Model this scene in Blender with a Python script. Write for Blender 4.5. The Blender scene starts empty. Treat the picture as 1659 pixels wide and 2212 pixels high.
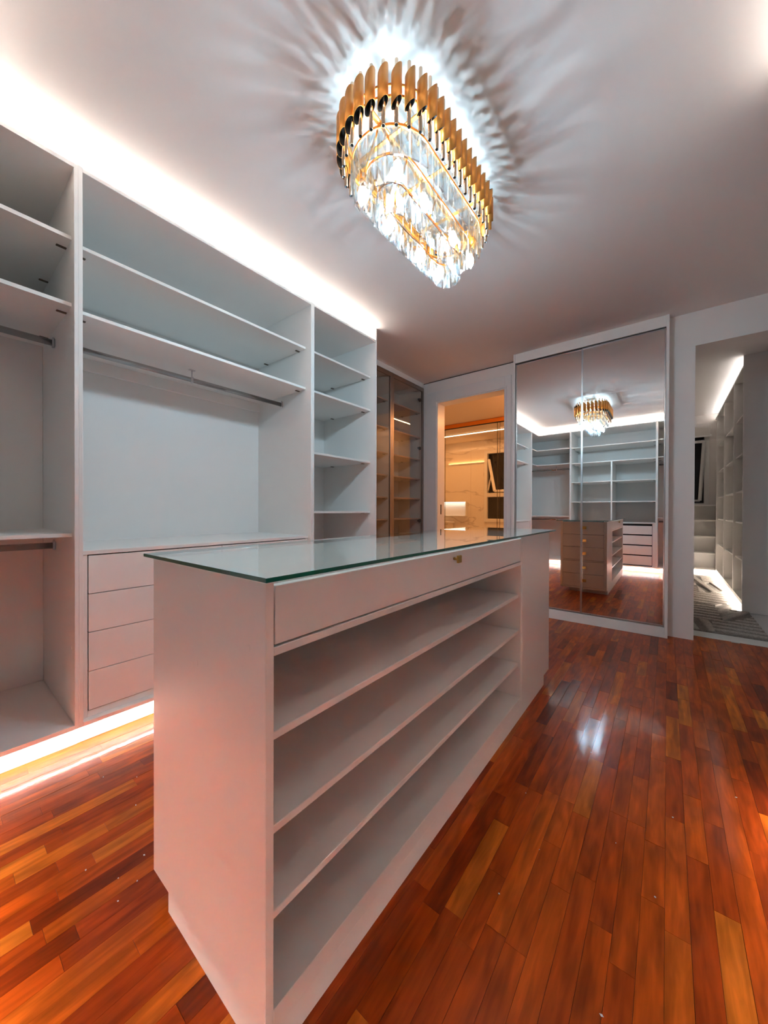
import bpy, bmesh, math, random
from mathutils import Vector, Matrix
random.seed(7)
scene = bpy.context.scene
COL = scene.collection

# ------------------------------------------------------------------ camera, world, exposure
CAM_H = 1.03
FPX = 778.54
yaw, pit, rol = (math.radians(a) for a in (38.180, -0.3057, 0.1609))
d = Vector((-math.sin(yaw)*math.cos(pit), math.cos(yaw)*math.cos(pit), math.sin(pit)))
r0 = Vector((math.cos(yaw), math.sin(yaw), 0)); u0 = r0.cross(d)
r = r0*math.cos(rol) + u0*math.sin(rol); u = r.cross(d)
cam_data = bpy.data.cameras.new('camera')
cam_data.sensor_fit = 'HORIZONTAL'; cam_data.sensor_width = 36.0
cam_data.lens = FPX*36.0/1659.0
cam_data.clip_start = 0.01; cam_data.clip_end = 60
cam = bpy.data.objects.new('camera', cam_data); COL.objects.link(cam)
M4 = Matrix((r, u, -d)).transposed().to_4x4(); M4.translation = (0, 0, CAM_H)
cam.matrix_world = M4
scene.camera = cam
def project(p):
    q = Vector(p) - Vector((0, 0, CAM_H)); dep = q.dot(d)
    if dep < .05: return None
    return 829.5 + FPX*q.dot(r)/dep, 1106 - FPX*q.dot(u)/dep

world = bpy.data.worlds.new('night'); scene.world = world; world.use_nodes = True
world.node_tree.nodes['Background'].inputs[0].default_value = (.01, .012, .016, 1)
world.node_tree.nodes['Background'].inputs[1].default_value = .3

vs = scene.view_settings
vs.view_transform = 'Standard'; vs.look = 'None'; vs.gamma = 1.0; vs.use_curve_mapping = False
vs.exposure = 5.3
cy = scene.cycles
cy.max_bounces = 8; cy.diffuse_bounces = 5; cy.glossy_bounces = 4; cy.transmission_bounces = 4
cy.transparent_max_bounces = 16
cy.use_adaptive_sampling = True; cy.adaptive_threshold = .15
cy.caustics_reflective = False; cy.caustics_refractive = False
cy.sample_clamp_indirect = 1.0

# light strengths
E_TOP, E_KICK, E_BULB, E_BATH, E_CLOSET = .88, 13.5, 12.5, 4.6, 5.0
LEDC = (1.0, .93, .865)
BULBC = (.58, .84, 1.0)
WARM = (1.0, .42, .13)

# ------------------------------------------------------------------ materials
MATS = {}
def principled(name, col, rough=.5, metal=0., spec=.5, coat=0., coat_rough=.1):
    m = bpy.data.materials.new(name); m.use_nodes = True
    b = m.node_tree.nodes['Principled BSDF']
    b.inputs['Base Color'].default_value = (*col, 1); b.inputs['Roughness'].default_value = rough
    b.inputs['Metallic'].default_value = metal; b.inputs['Specular IOR Level'].default_value = spec
    b.inputs['Coat Weight'].default_value = coat; b.inputs['Coat Roughness'].default_value = coat_rough
    MATS[name] = m
    return m
def N(m, t, **kw):
    n = m.node_tree.nodes.new(t)
    for k, v in kw.items(): setattr(n, k, v)
    return n
def L(m, a, b): m.node_tree.links.new(a, b)
def noise_bump(m, scale, strength, dist=.001, detail=4):
    b = m.node_tree.nodes['Principled BSDF']
    tc = N(m, 'ShaderNodeNewGeometry'); nz = N(m, 'ShaderNodeTexNoise')
    nz.inputs['Scale'].default_value = scale; nz.inputs['Detail'].default_value = detail
    bp = N(m, 'ShaderNodeBump'); bp.inputs['Strength'].default_value = strength; bp.inputs['Distance'].default_value = dist
    L(m, tc.outputs['Position'], nz.inputs['Vector']); L(m, nz.outputs['Fac'], bp.inputs['Height']); L(m, bp.outputs['Normal'], b.inputs['Normal'])
    return nz
white = principled('white_laminate', (.86, .83, .80), .36, spec=.45)
white_in = principled('white_laminate_interior', (.85, .825, .80), .45, spec=.4)
front_w = principled('white_drawer_front', (.86, .83, .80), .30, spec=.5)
paint = principled('wall_paint', (.85, .80, .765), .75)
ceilm = principled('ceiling_paint', (.85, .80, .765), .85)
trimm = principled('white_lacquer', (.80, .78, .77), .3)
mirrorm = principled('mirror_silver', (.90, .905, .90), .0, 1.0)
alum = principled('brushed_aluminium', (.62, .61, .62), .28, 1.0)
bronze_al = principled('bronze_aluminium', (.33, .27, .235), .38, 1.0)
chrome = principled('chrome', (.46, .44, .43), .16, 1.0)
brass = principled('brass', (.62, .38, .10), .25, 1.0)
gold = principled('satin_gold', (.88, .37, .075), .38, .65, spec=.6)
rosegold = principled('polished_rose_gold', (.90, .56, .36), .14, 1.0)
tubein = principled('dark_bronze_and_tube_shade', (.012, .010, .010), .5)  # dark fittings; also paints the unlit shade inside the gold tubes
brown = principled('brown_plastic', (.10, .06, .035), .5)
black = principled('shadow_gap_black', (.006, .006, .007), .6)
subfloor = principled('dark_joint', (.03, .012, .006), .9)
tile = principled('pale_floor_tile', (.72, .69, .66), .25)
plaster = principled('bath_ceiling_paint', (.80, .70, .60), .8)
amber = principled('amber_rail', (.80, .26, .02), .4)
pvc = principled('white_pvc', (.78, .77, .74), .35)
nightglass = principled('night_pane', (.004, .004, .005), .04, spec=.5)
blindm = principled('roller_fabric', (.66, .62, .57), .8)
woodseal = principled('pale_wood_board', (.62, .50, .40), .5)
fleck = principled('paint_fleck', (.85, .84, .82), .6)

def emission(name, col, s):
    m = bpy.data.materials.new(name); m.use_nodes = True; nt = m.node_tree
    nt.nodes.remove(nt.nodes['Principled BSDF'])
    e = N(m, 'ShaderNodeEmission'); e.inputs[0].default_value = (*col, 1); e.inputs[1].default_value = s
    L(m, e.outputs[0], nt.nodes['Material Output'].inputs[0]); MATS[name] = m
    m.cycles.emission_sampling = 'NONE'      # each lamp carries its own light object
    return m
led_top = emission('led_white', LEDC, E_TOP)
led_kick = emission('led_diode_white', LEDC, E_KICK); led_kick.cycles.emission_sampling = 'FRONT'
bulbm = emission('bulb_cool', BULBC, E_BULB); bulbm.cycles.emission_sampling = 'FRONT'
led_bath = emission('lamp_warm', (1.0, .5, .2), .12)
led_bath2 = emission('lamp_warm_strip', (1.0, .62, .38), .28)
led_niche = emission('niche_led', (1.0, .9, .85), .12)
led_clo = emission('closet_led', (1.0, .95, .9), .2)

def thin_glass(name, tint, ior=1.5, boost=1.0, rough=0.0, refl=(1, 1, 1)):
    m = bpy.data.materials.new(name); m.use_nodes = True; nt = m.node_tree
    nt.nodes.remove(nt.nodes['Principled BSDF'])
    tr = N(m, 'ShaderNodeBsdfTransparent'); tr.inputs[0].default_value = (*tint, 1)
    gl = N(m, 'ShaderNodeBsdfGlossy'); gl.inputs['Roughness'].default_value = rough; gl.inputs['Color'].default_value = (*refl, 1)
    fr = N(m, 'ShaderNodeFresnel'); fr.inputs[0].default_value = ior
    mul = N(m, 'ShaderNodeMath', operation='MULTIPLY'); mul.inputs[1].default_value = boost; mul.use_clamp = True
    mx = N(m, 'ShaderNodeMixShader')
    ge = N(m, 'ShaderNodeNewGeometry'); inv = N(m, 'ShaderNodeMath', operation='SUBTRACT'); inv.inputs[0].default_value = 1.0
    ff = N(m, 'ShaderNodeMath', operation='MULTIPLY')          # reflection on the entry face only: thin sheet
    L(m, ge.outputs['Backfacing'], inv.inputs[1]); L(m, fr.outputs[0], ff.inputs[0]); L(m, inv.outputs[0], ff.inputs[1])
    L(m, ff.outputs[0], mul.inputs[0]); L(m, mul.outputs[0], mx.inputs[0])
    L(m, tr.outputs[0], mx.inputs[1]); L(m, gl.outputs[0], mx.inputs[2]); L(m, mx.outputs[0], nt.nodes['Material Output'].inputs[0])
    MATS[name] = m
    return m
glass_clear = thin_glass('clear_glass', (.93, .96, .95), 1.5)
glass_top_m = thin_glass('table_glass', (.93, .955, .945), 1.5, 1.25)
glass_smoke = thin_glass('smoked_glass', (.86, .81, .77), 1.5, 1.3)
glass_shower = thin_glass('shower_glass', (.93, .92, .86), 1.5)
green_edge = principled('green_glass_edge', (.0, .115, .065), .08, spec=.6, coat=.5)

def crystal_mat():
    m = bpy.data.materials.new('crystal'); m.use_nodes = True; nt = m.node_tree
    nt.nodes.remove(nt.nodes['Principled BSDF'])
    tr = N(m, 'ShaderNodeBsdfTransparent'); tr.inputs[0].default_value = (.86, .92, .96, 1)
    gs = N(m, 'ShaderNodeBsdfGlass'); gs.inputs['Color'].default_value = (.96, .99, 1, 1); gs.inputs['Roughness'].default_value = 0; gs.inputs['IOR'].default_value = 1.55
    gl = N(m, 'ShaderNodeBsdfGlossy'); gl.inputs['Roughness'].default_value = 0
    m1 = N(m, 'ShaderNodeMixShader'); m1.inputs[0].default_value = .35
    m2 = N(m, 'ShaderNodeMixShader'); m2.inputs[0].default_value = .18
    L(m, tr.outputs[0], m1.inputs[1]); L(m, gs.outputs[0], m1.inputs[2])
    L(m, m1.outputs[0], m2.inputs[1]); L(m, gl.outputs[0], m2.inputs[2])
    L(m, m2.outputs[0], nt.nodes['Material Output'].inputs[0])
    return m
crystal = crystal_mat()

def plank_mat():
    m = principled('red_hardwood', (.3, .08, .02), .4, spec=.08, coat=.36, coat_rough=.11)
    b = m.node_tree.nodes['Principled BSDF']
    oi = N(m, 'ShaderNodeObjectInfo'); ge = N(m, 'ShaderNodeNewGeometry')
    add = N(m, 'ShaderNodeMath', operation='ADD'); L(m, oi.outputs['Random'], add.inputs[0]); L(m, ge.outputs['Random Per Island'], add.inputs[1])
    fr = N(m, 'ShaderNodeMath', operation='FRACT'); L(m, add.outputs[0], fr.inputs[0])
    w = N(m, 'ShaderNodeMath', operation='MULTIPLY'); w.inputs[1].default_value = 60; L(m, fr.outputs[0], w.inputs[0])
    mp = N(m, 'ShaderNodeMapping'); mp.inputs['Scale'].default_value = (1, .09, 1); L(m, ge.outputs['Position'], mp.inputs['Vector'])
    n1 = N(m, 'ShaderNodeTexNoise', noise_dimensions='4D'); n1.inputs['Scale'].default_value = 60; n1.inputs['Detail'].default_value = 3; n1.inputs['Roughness'].default_value = .6; n1.inputs['Distortion'].default_value = .6
    L(m, mp.outputs[0], n1.inputs['Vector']); L(m, w.outputs[0], n1.inputs['W'])
    mp2 = N(m, 'ShaderNodeMapping'); mp2.inputs['Scale'].default_value = (1, .22, 1); L(m, ge.outputs['Position'], mp2.inputs['Vector'])
    n2 = N(m, 'ShaderNodeTexNoise', noise_dimensions='4D'); n2.inputs['Scale'].default_value = 22; n2.inputs['Detail'].default_value = 1; n2.inputs['Distortion'].default_value = 1.2
    L(m, mp2.outputs[0], n2.inputs['Vector']); L(m, w.outputs[0], n2.inputs['W'])
    ramp = N(m, 'ShaderNodeValToRGB'); ramp.color_ramp.interpolation = 'LINEAR'
    el = ramp.color_ramp.elements
    stops = [(0, (.20, .024, .002)), (.10, (.36, .048, .003)), (.5, (.46, .068, .004)), (.84, (.53, .090, .005)), (.94, (.60, .14, .010)), (1, (.64, .17, .014))]
    el[0].position, el[0].color = stops[0][0], (*stops[0][1], 1); el[1].position, el[1].color = stops[-1][0], (*stops[-1][1], 1)
    for p, c in stops[1:-1]:
        e = el.new(p); e.color = (*c, 1)
    L(m, fr.outputs[0], ramp.inputs[0])
    gr = N(m, 'ShaderNodeMapRange'); gr.inputs['From Min'].default_value = .3; gr.inputs['From Max'].default_value = .72; gr.inputs['To Min'].default_value = .72; gr.inputs['To Max'].default_value = 1.2
    L(m, n1.outputs['Fac'], gr.inputs[0])
    gr2 = N(m, 'ShaderNodeMapRange'); gr2.inputs['From Min'].default_value = .32; gr2.inputs['From Max'].default_value = .68; gr2.inputs['To Min'].default_value = .68; gr2.inputs['To Max'].default_value = 1.22
    L(m, n2.outputs['Fac'], gr2.inputs[0])
    mm = N(m, 'ShaderNodeMath', operation='MULTIPLY'); L(m, gr.outputs[0], mm.inputs[0]); L(m, gr2.outputs[0], mm.inputs[1])
    vm = N(m, 'ShaderNodeVectorMath', operation='SCALE'); L(m, ramp.outputs[0], vm.inputs[0]); L(m, mm.outputs[0], vm.inputs['Scale'])
    L(m, vm.outputs[0], b.inputs['Base Color'])
    return m
plankm = plank_mat()

def marble_mat():
    m = principled('marble', (.80, .74, .66), .15)
    b = m.node_tree.nodes['Principled BSDF']; ge = N(m, 'ShaderNodeNewGeometry')
    mp = N(m, 'ShaderNodeMapping'); mp.inputs['Rotation'].default_value = (0, math.radians(28), 0); mp.inputs['Scale'].default_value = (.5, 1, 1.3)
    n = N(m, 'ShaderNodeTexNoise'); n.inputs['Scale'].default_value = 1.6; n.inputs['Detail'].default_value = 7; n.inputs['Distortion'].default_value = .5
    rp = N(m, 'ShaderNodeValToRGB'); el = rp.color_ramp.elements
    el[0].position = .482; el[0].color = (.80, .74, .66, 1); el[1].position = .522; el[1].color = (.80, .74, .66, 1)
    e = el.new(.5); e.color = (.56, .49, .41, 1)
    L(m, ge.outputs['Position'], mp.inputs[0]); L(m, mp.outputs[0], n.inputs['Vector']); L(m, n.outputs['Fac'], rp.inputs[0]); L(m, rp.outputs[0], b.inputs['Base Color'])
    return m
marble = marble_mat()

def rug_mat():
    m = principled('rug_pile', (.30, .25, .20), .95, spec=.1)
    b = m.node_tree.nodes['Principled BSDF']; ge = N(m, 'ShaderNodeNewGeometry')
    n = N(m, 'ShaderNodeTexNoise'); n.inputs['Scale'].default_value = 90; n.inputs['Detail'].default_value = 5
    rp = N(m, 'ShaderNodeValToRGB'); el = rp.color_ramp.elements
    el[0].position = .3; el[0].color = (.34, .29, .25, 1); el[1].position = .7; el[1].color = (.62, .55, .48, 1)
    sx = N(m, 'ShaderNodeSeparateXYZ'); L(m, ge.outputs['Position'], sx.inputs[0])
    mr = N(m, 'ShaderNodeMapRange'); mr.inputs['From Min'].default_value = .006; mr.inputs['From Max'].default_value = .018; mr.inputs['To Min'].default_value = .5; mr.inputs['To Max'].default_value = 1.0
    L(m, sx.outputs['Z'], mr.inputs[0])          # groove shade is put into the colour: lower pile is darker
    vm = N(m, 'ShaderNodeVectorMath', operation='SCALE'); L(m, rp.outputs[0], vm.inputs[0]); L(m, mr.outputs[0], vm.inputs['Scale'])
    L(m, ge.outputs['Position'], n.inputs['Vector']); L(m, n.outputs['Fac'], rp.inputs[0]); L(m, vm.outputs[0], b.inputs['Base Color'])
    bp = N(m, 'ShaderNodeBump'); bp.inputs['Strength'].default_value = .5; bp.inputs['Distance'].default_value = .004
    L(m, n.outputs['Fac'], bp.inputs['Height']); L(m, bp.outputs[0], b.inputs['Normal'])
    return m
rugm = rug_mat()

# ------------------------------------------------------------------ helpers
WLOC = {}
def tag(o, label=None, cat=None, group=None, kind=None):
    for k, v in (('label', label), ('category', cat), ('group', group), ('kind', kind)):
        if v: o[k] = v
    return o
def thing(name, label, cat, loc, group=None):
    o = bpy.data.objects.new(name, None); o.empty_display_size = .1; COL.objects.link(o)
    o.location = loc; WLOC[o] = Vector(loc)
    return tag(o, label, cat, group)
def link(name, me, mats, parent=None, loc=(0, 0, 0)):
    """mesh data given about loc (world); parented without offset surprises"""
    o = bpy.data.objects.new(name, me); COL.objects.link(o)
    if mats is not None and len(me.materials) == 0:
        for m in (mats if isinstance(mats, (list, tuple)) else [mats]): me.materials.append(m)
    loc = Vector(loc); WLOC[o] = loc
    if parent is not None:
        o.parent = parent; o.location = loc - WLOC[parent]
    else: o.location = loc
    return o
def bm_mesh(name, bm):
    me = bpy.data.meshes.new(name); bm.to_mesh(me); bm.free(); return me
def bm_box(bm, lo, hi, bevel=0, mi=0):
    lo, hi = Vector(lo), Vector(hi); c = (lo+hi)/2; s = hi-lo
    g = bmesh.ops.create_cube(bm, size=1, matrix=Matrix.Translation(c) @ Matrix.Diagonal((*s, 1)))
    vs_ = g['verts']
    fs = list({f for v in vs_ for f in v.link_faces})
    for f in fs: f.material_index = mi
    if bevel:
        es = list({e for v in vs_ for e in v.link_edges})
        bmesh.ops.bevel(bm, geom=es, offset=bevel, segments=1, affect='EDGES', profile=.5)
def box(name, lo, hi, mat, parent=None, bevel=.0012, kind=None):
    lo2 = [min(a, b) for a, b in zip(lo, hi)]; hi2 = [max(a, b) for a, b in zip(lo, hi)]
    c = Vector([(a+b)/2 for a, b in zip(lo2, hi2)]); s = [b-a for a, b in zip(lo2, hi2)]
    bm = bmesh.new()
    bm_box(bm, [-x/2 for x in s], [x/2 for x in s], min(bevel, min(s)*.2) if bevel else 0)
    o = link(name, bm_mesh(name, bm), mat, parent, c)
    if kind: o['kind'] = kind
    return o
def prism(name, pts, z0, z1, mat, parent=None):
    """polygon in xy (world, ccw) extruded in z"""
    c = Vector((sum(p[0] for p in pts)/len(pts), sum(p[1] for p in pts)/len(pts), z0))
    n = len(pts)
    v = [(p[0]-c.x, p[1]-c.y, 0) for p in pts] + [(p[0]-c.x, p[1]-c.y, z1-z0) for p in pts]
    f = [tuple(range(n-1, -1, -1)), tuple(range(n, 2*n))] + [(i, (i+1) % n, n+(i+1) % n, n+i) for i in range(n)]
    me = bpy.data.meshes.new(name); me.from_pydata(v, [], f); me.update()
    return link(name, me, mat, parent, c)
def tube(name, a, b, ra, mat, parent=None, rb=None, seg=16, smooth=True):
    a, b = Vector(a), Vector(b); rb = ra if rb is None else rb
    ax = (b-a); ln = ax.length; q = ax.to_track_quat('Z', 'Y').to_matrix().to_4x4()
    bm = bmesh.new()
    bmesh.ops.create_cone(bm, cap_ends=True, segments=seg, radius1=ra, radius2=rb, depth=ln, matrix=q)
    if smooth:
        for f in bm.faces: f.smooth = len(f.verts) == 4
    return link(name, bm_mesh(name, bm), mat, parent, (a+b)/2)
def area_lamp(parent, a, b, width, direction, col, radiance):
    """long thin rectangular lamp from a to b shining along direction"""
    a, b = Vector(a), Vector(b); ax = (b-a).normalized(); ln = (b-a).length
    ld = bpy.data.lights.new('light', 'AREA'); ld.shape = 'RECTANGLE'; ld.size = ln; ld.size_y = width
    ld.color = col; ld.energy = radiance*math.pi*ln*width
    o = bpy.data.objects.new('light', ld); COL.objects.link(o); c = (a+b)/2
    zz = -Vector(direction).normalized(); yy = zz.cross(ax)
    m = Matrix((ax, yy, zz)).transposed().to_4x4(); m.translation = c - WLOC[parent]
    o.parent = parent; o.matrix_local = m
    return o
class Frame:
    """local cabinet axes: s along the front, t back from the front plane, z up"""
    def __init__(self, f): self.f = f
    def box(self, name, s0, s1, t0, t1, z0, z1, mat, parent, bevel=.0012, kind=None):
        a = self.f(s0, t0); b = self.f(s1, t1)
        return box(name, (a[0], a[1], z0), (b[0], b[1], z1), mat, parent, bevel, kind)
    def pt(self, s, t, z):
        a = self.f(s, t); return (a[0], a[1], z)
FX = -2.0                       # front plane of the wardrobes on the left
LEFT = Frame(lambda s, t: (FX - t, s))
BACK = Frame(lambda s, t: (s, -.03 - t))
RIGHT = Frame(lambda s, t: (.36 + t, s))
GLAS = Frame(lambda s, t: (-2.40 - t, s))
MIRR = Frame(lambda s, t: (s, 3.69 + t))
CLOS = Frame(lambda s, t: (.60 + t, s))
CEIL = 2.61

# ------------------------------------------------------------------ structure
floor = box('floor', (-2.75, -.75, -.06), (1.05, 3.925, -.012), subfloor, None, 0, 'structure')
box('ceiling', (-4.6, -.75, CEIL), (1.6, 8.1, CEIL+.1), ceilm, None, 0, 'structure')
box('wall_left', (-2.90, -.75, 0), (-2.80, 3.86, CEIL), paint, None, 0, 'structure')
box('wall_back', (-2.80, -.80, 0), (1.05, -.735, CEIL), paint, None, 0, 'structure')
box('wall_right', (1.03, -.735, 0), (1.12, 4.03, CEIL), paint, None, 0, 'structure')
# far wall with the bathroom doorway
DX0, DX1, DZ = -2.217, -1.377, 2.345
wf = box('wall_far', (-2.80, 3.86, 0), (DX0, 4.01, CEIL-.010), paint, None, 0, 'structure')
box('wall_panel', (DX1, 3.86, 0), (.0, 4.01, CEIL-.010), paint, wf, 0)
box('lintel', (DX0, 3.86, DZ), (DX1, 4.01, CEIL-.010), paint, wf, 0)
box('shadow_gap', (-2.80, 3.868, CEIL-.010), (0, 4.0, CEIL), black, wf, 0)
# wall with the opening to the second closet
OX0, OX1, OZ = .168, .98, 2.34
wo = box('wall_opening', (.0, 3.775, 0), (OX0, 4.03, CEIL), paint, None, 0, 'structure')
box('lintel', (OX0, 3.775, OZ), (OX1, 4.03, CEIL), paint, wo, 0)
box('wall_panel', (OX1, 3.775, 0), (1.03, 4.03, CEIL), paint, wo, 0)
box('trim_1', (OX0, 3.925, -.06), (OX1, 4.085, .004), pvc, None, .001, 'structure')
# door casing
dr = thing('door_1', None, None, (-1.8, 3.85, 0)); dr['kind'] = 'structure'
yc = 3.848
for nm, lo, hi in (('casing', (-2.352, yc, 0), (DX0, 3.862, DZ+.13)), ('casing', (DX1, yc, 0), (-1.312, 3.862, DZ+.13)), ('casing', (DX0, yc, DZ), (DX1, 3.862, DZ+.13))):
    box(nm, lo, hi, trimm, dr, .002)
for nm, lo, hi in (('casing_bead', (DX0-.02, yc-.006, 0), (DX0-.002, yc, DZ+.02)), ('casing_bead', (DX1+.002, yc-.006, 0), (DX1+.02, yc, DZ+.02)), ('casing_bead', (DX0-.002, yc-.006, DZ+.002), (DX1+.002, yc, DZ+.02))):
    box(nm, lo, hi, trimm, dr, .002)
box('jamb', (DX0-.001, 3.855, 0), (DX0+.012, 4.03, DZ), trimm, dr, .001)
box('jamb', (DX1-.012, 3.855, 0), (DX1+.001, 4.03, DZ), trimm, dr, .001)
box('jamb', (DX0+.012, 3.855, DZ-.012), (DX1-.012, 4.03, DZ+.001), trimm, dr, .001)
box('strike_plate', (DX0+.012, 3.93, .98), (DX0+.0135, 3.955, 1.10), tubein, dr, 0)

# floor planks -------------------------------------------------------------
PW = .05
planks = []
x = -2.75
row = 0
while x < 1.05:
    y = -.75 - random.random()*.4
    while y < 3.925:
        ln = random.choice((.21, .26, .30, .34, .38, .42, .48, .55))
        y0, y1 = max(y, -.75), min(y+ln, 3.925)
        if y1-y0 > .02: planks.append((x, y0, y1))
        y += ln
    x += PW
def visible_area(pl):
    x0, y0, y1 = pl; cx, cy_ = x0+PW/2, (y0+y1)/2
    if cx < FX-.02 or cx > .95 or y0 < 0.02 or (-1.06 < cx < -.6 and .4 < cy_ < 2.3): return 0
    p = project((cx, cy_, 0))
    if p is None or not (-60 < p[0] < 1720 and 1200 < p[1] < 2300): return 0
    # hidden behind the island
    if p[0] > 330 and p[0] < 1165:
        floor_line = 2212-(p[0]-642)*1.385
        if p[1] < floor_line-10 and p[0] > 575: return 0
        if p[0] <= 575 and p[1] < 1900+(p[0]-330)*1.7: return 0
    if cx > 0.0 and cy_ > 3.8 and cx < OX0: return 0
    dep = (Vector((cx, cy_, 0))-Vector((0, 0, CAM_H))).dot(d)
    return PW*(y1-y0)/dep**3
planks.sort(key=lambda p: -visible_area(p))
unit = bmesh.new(); bm_box(unit, (-.5, -.5, -1), (.5, .5, 0)); unit_me = bm_mesh('plank', unit); unit_me.materials.append(plankm)
GAP = .0006
rest_v, rest_f = [], []
for i, pl in enumerate(planks):
    x0, y0, y1 = pl; w_, l_ = PW-GAP, (y1-y0)-GAP
    dz = random.uniform(-.0004, .0002); tx = random.uniform(-.0035, .0035); ty = random.uniform(-.0008, .0008)
    c = Vector((x0+PW/2, (y0+y1)/2, dz))
    if i < 300 and visible_area(pl) > 0:
        o = link('plank', unit_me, None, floor, c)
        o.scale = (w_, l_, .0112); o.rotation_euler = (ty, tx, 0)
    else:
        k = len(rest_v)
        for zz in (-.0112, 0):
            for sx, sy in ((-1, -1), (1, -1), (1, 1), (-1, 1)):
                rest_v.append((c.x+sx*w_/2, c.y+sy*l_/2, dz+zz - sx*w_/2*tx + sy*l_/2*ty))
        rest_f += [(k+4, k+5, k+6, k+7), (k, k+1, k+5, k+4), (k+1, k+2, k+6, k+5), (k+2, k+3, k+7, k+6), (k+3, k, k+4, k+7)]
me = bpy.data.meshes.new('far_planks'); me.from_pydata(rest_v, [], rest_f); me.update()
o = link('planks', me, plankm, floor); o['kind'] = 'stuff'

# ------------------------------------------------------------------ wardrobe parts
ZB, ZB1, ZT0, ZT1 = .080, .098, 2.490, 2.508
DEP = .67
sup = bmesh.new()
bm_box(sup, (-.018, -.008, -.0045), (.018, .008, 0), .002); sup_me = bm_mesh('shelf_support', sup); sup_me.materials.append(brown)
cap_b = bmesh.new(); bmesh.ops.create_cone(cap_b, cap_ends=True, segments=14, radius1=.0065, radius2=.0058, depth=.0008); cap_me = bm_mesh('screw_cap', cap_b); cap_me.materials.append(white)
def supports(fr, shelf, s0, s1, z, tt=(.13, .52)):
    for t in tt:
        for s in (s0+.019, s1-.019):
            p = Vector(fr.pt(s, t, z))
            o = link('shelf_support', sup_me, None, shelf, p)
            if abs(fr.f(1, 0)[0]-fr.f(0, 0)[0]) < .5: o.rotation_euler = (0, 0, math.pi/2)
def shelf(fr, u, s0, s1, z, t0=.06, t1=None, th=.016, sup_on=True, name='shelf'):
    o = fr.box(name, s0, s1, t0, (t1 or DEP)-.001, z, z+th, white, u)
    if sup_on: supports(fr, o, s0, s1, z)
    return o
def rod(fr, u, s0, s1, t, z, bracket=None, shelf_z=None):
    p0, p1 = Vector(fr.pt(s0, t, z)), Vector(fr.pt(s1, t, z))
    ax = (p1-p0).normalized(); side = Vector((0, 0, 1)).cross(ax)
    # oblong section 15 x 30 mm
    prof = []
    for i in range(16):
        a = 2*math.pi*i/16; prof.append((math.cos(a)*.0075, math.sin(a)*.0075 + (.0075 if math.sin(a) >= 0 else -.0075)))
    c = (p0+p1)/2; ln = (p1-p0).length; v, f = [], []
    for k in (-.5, .5):
        for a, b in prof: v.append(ax*(ln*k) + side*a + Vector((0, 0, b)))
    n = 16
    for i in range(n): f.append((i, (i+1) % n, n+(i+1) % n, n+i))
    f += [tuple(range(n-1, -1, -1)), tuple(range(n, 2*n))]
    me = bpy.data.meshes.new('rod'); me.from_pydata(v, [], f); me.update()
    for p in me.polygons: p.use_smooth = len(p.vertices) == 4
    o = link('hanging_rod', me, chrome, u, c)
    for q, sg in ((p0, 1), (p1, -1)):
        cc = q + ax*sg*.005
        h = Vector((abs(ax.x)*.005+abs(side.x)*.012, abs(ax.y)*.005+abs(side.y)*.012, .021))
        box('end_bracket', cc-h, cc+h, alum, o, .002)
        tube('bracket_screw', cc+Vector((0, 0, .024))-ax*.003, cc+Vector((0, 0, .024))+ax*.003, .005, alum, o, seg=10)
    if bracket is not None:
        q = Vector(fr.pt(bracket, t, z))
        tube('hanger_stem', q+Vector((0, 0, .012)), Vector((q.x, q.y, shelf_z)), .0035, alum, o, seg=10)
        box('hanger_plate', (q.x-.012, q.y-.018, shelf_z-.003), (q.x+.012, q.y+.018, shelf_z), alum, o, .001)
        h = Vector((abs(ax.x)*.007+abs(side.x)*.0105, abs(ax.y)*.007+abs(side.y)*.0105, .019))
        box('hanger_clip', q-h, q+h, alum, o, .003)
    return o
def caps(fr, parent, s, pts):
    for t, z in pts:
        o = link('screw_cap', cap_me, None, parent, fr.pt(s, t, z))
        if abs(fr.f(1, 0)[0]-fr.f(0, 0)[0]) < .5: o.rotation_euler = (math.pi/2, 0, 0)
        else: o.rotation_euler = (0, math.pi/2, 0)
def carcass(fr, u, s0, s1, th=.015, right_top=None, left_top=None, dep=DEP, kick=True, fascia=True):
    l = fr.box('side_panel', s0, s0+th, 0, dep, ZB, left_top or ZT1+.005, white, u)
    rr = fr.box('side_panel', s1-th, s1, 0, dep, ZB, right_top or ZT1+.005, white, u)
    fr.box('back_panel', s0+th, s1-th, dep-.012, dep, ZB1, ZT0, white_in, u)
    fr.box('top_board', s0+th, s1-th, 0, dep, ZT0, ZT1, white, u)
    fr.box('bottom_board', s0+th, s1-th, 0, dep, ZB, ZB1, white, u)
    if kick: fr.box('plinth', s0, s1, .035, .052, 0.0, ZB, white, u)
    if fascia: fr.box('fascia', s0, s1 if right_top is None else s1-th, .032, .05, ZT1+.0055, CEIL, paint, u)
    return l, rr
def led_strip_top(name, label, fr, s0, s1):
    t = thing(name, label, 'light strip', fr.pt((s0+s1)/2, .02, ZT1), 'cove lights on the wardrobes')
    fr.box('tape', s0, s1, .012, .028, ZT1+.0002, ZT1+.0022, alum, t, 0)
    fr.box('diffuser', s0, s1, .016, .024, ZT1+.0022, ZT1+.0042, led_top, t, 0)
    area_lamp(t, fr.pt(s0, .020, ZT1+.0046), fr.pt(s1, .020, ZT1+.0046), .011, (0, 0, 1), LEDC, E_TOP)
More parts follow.
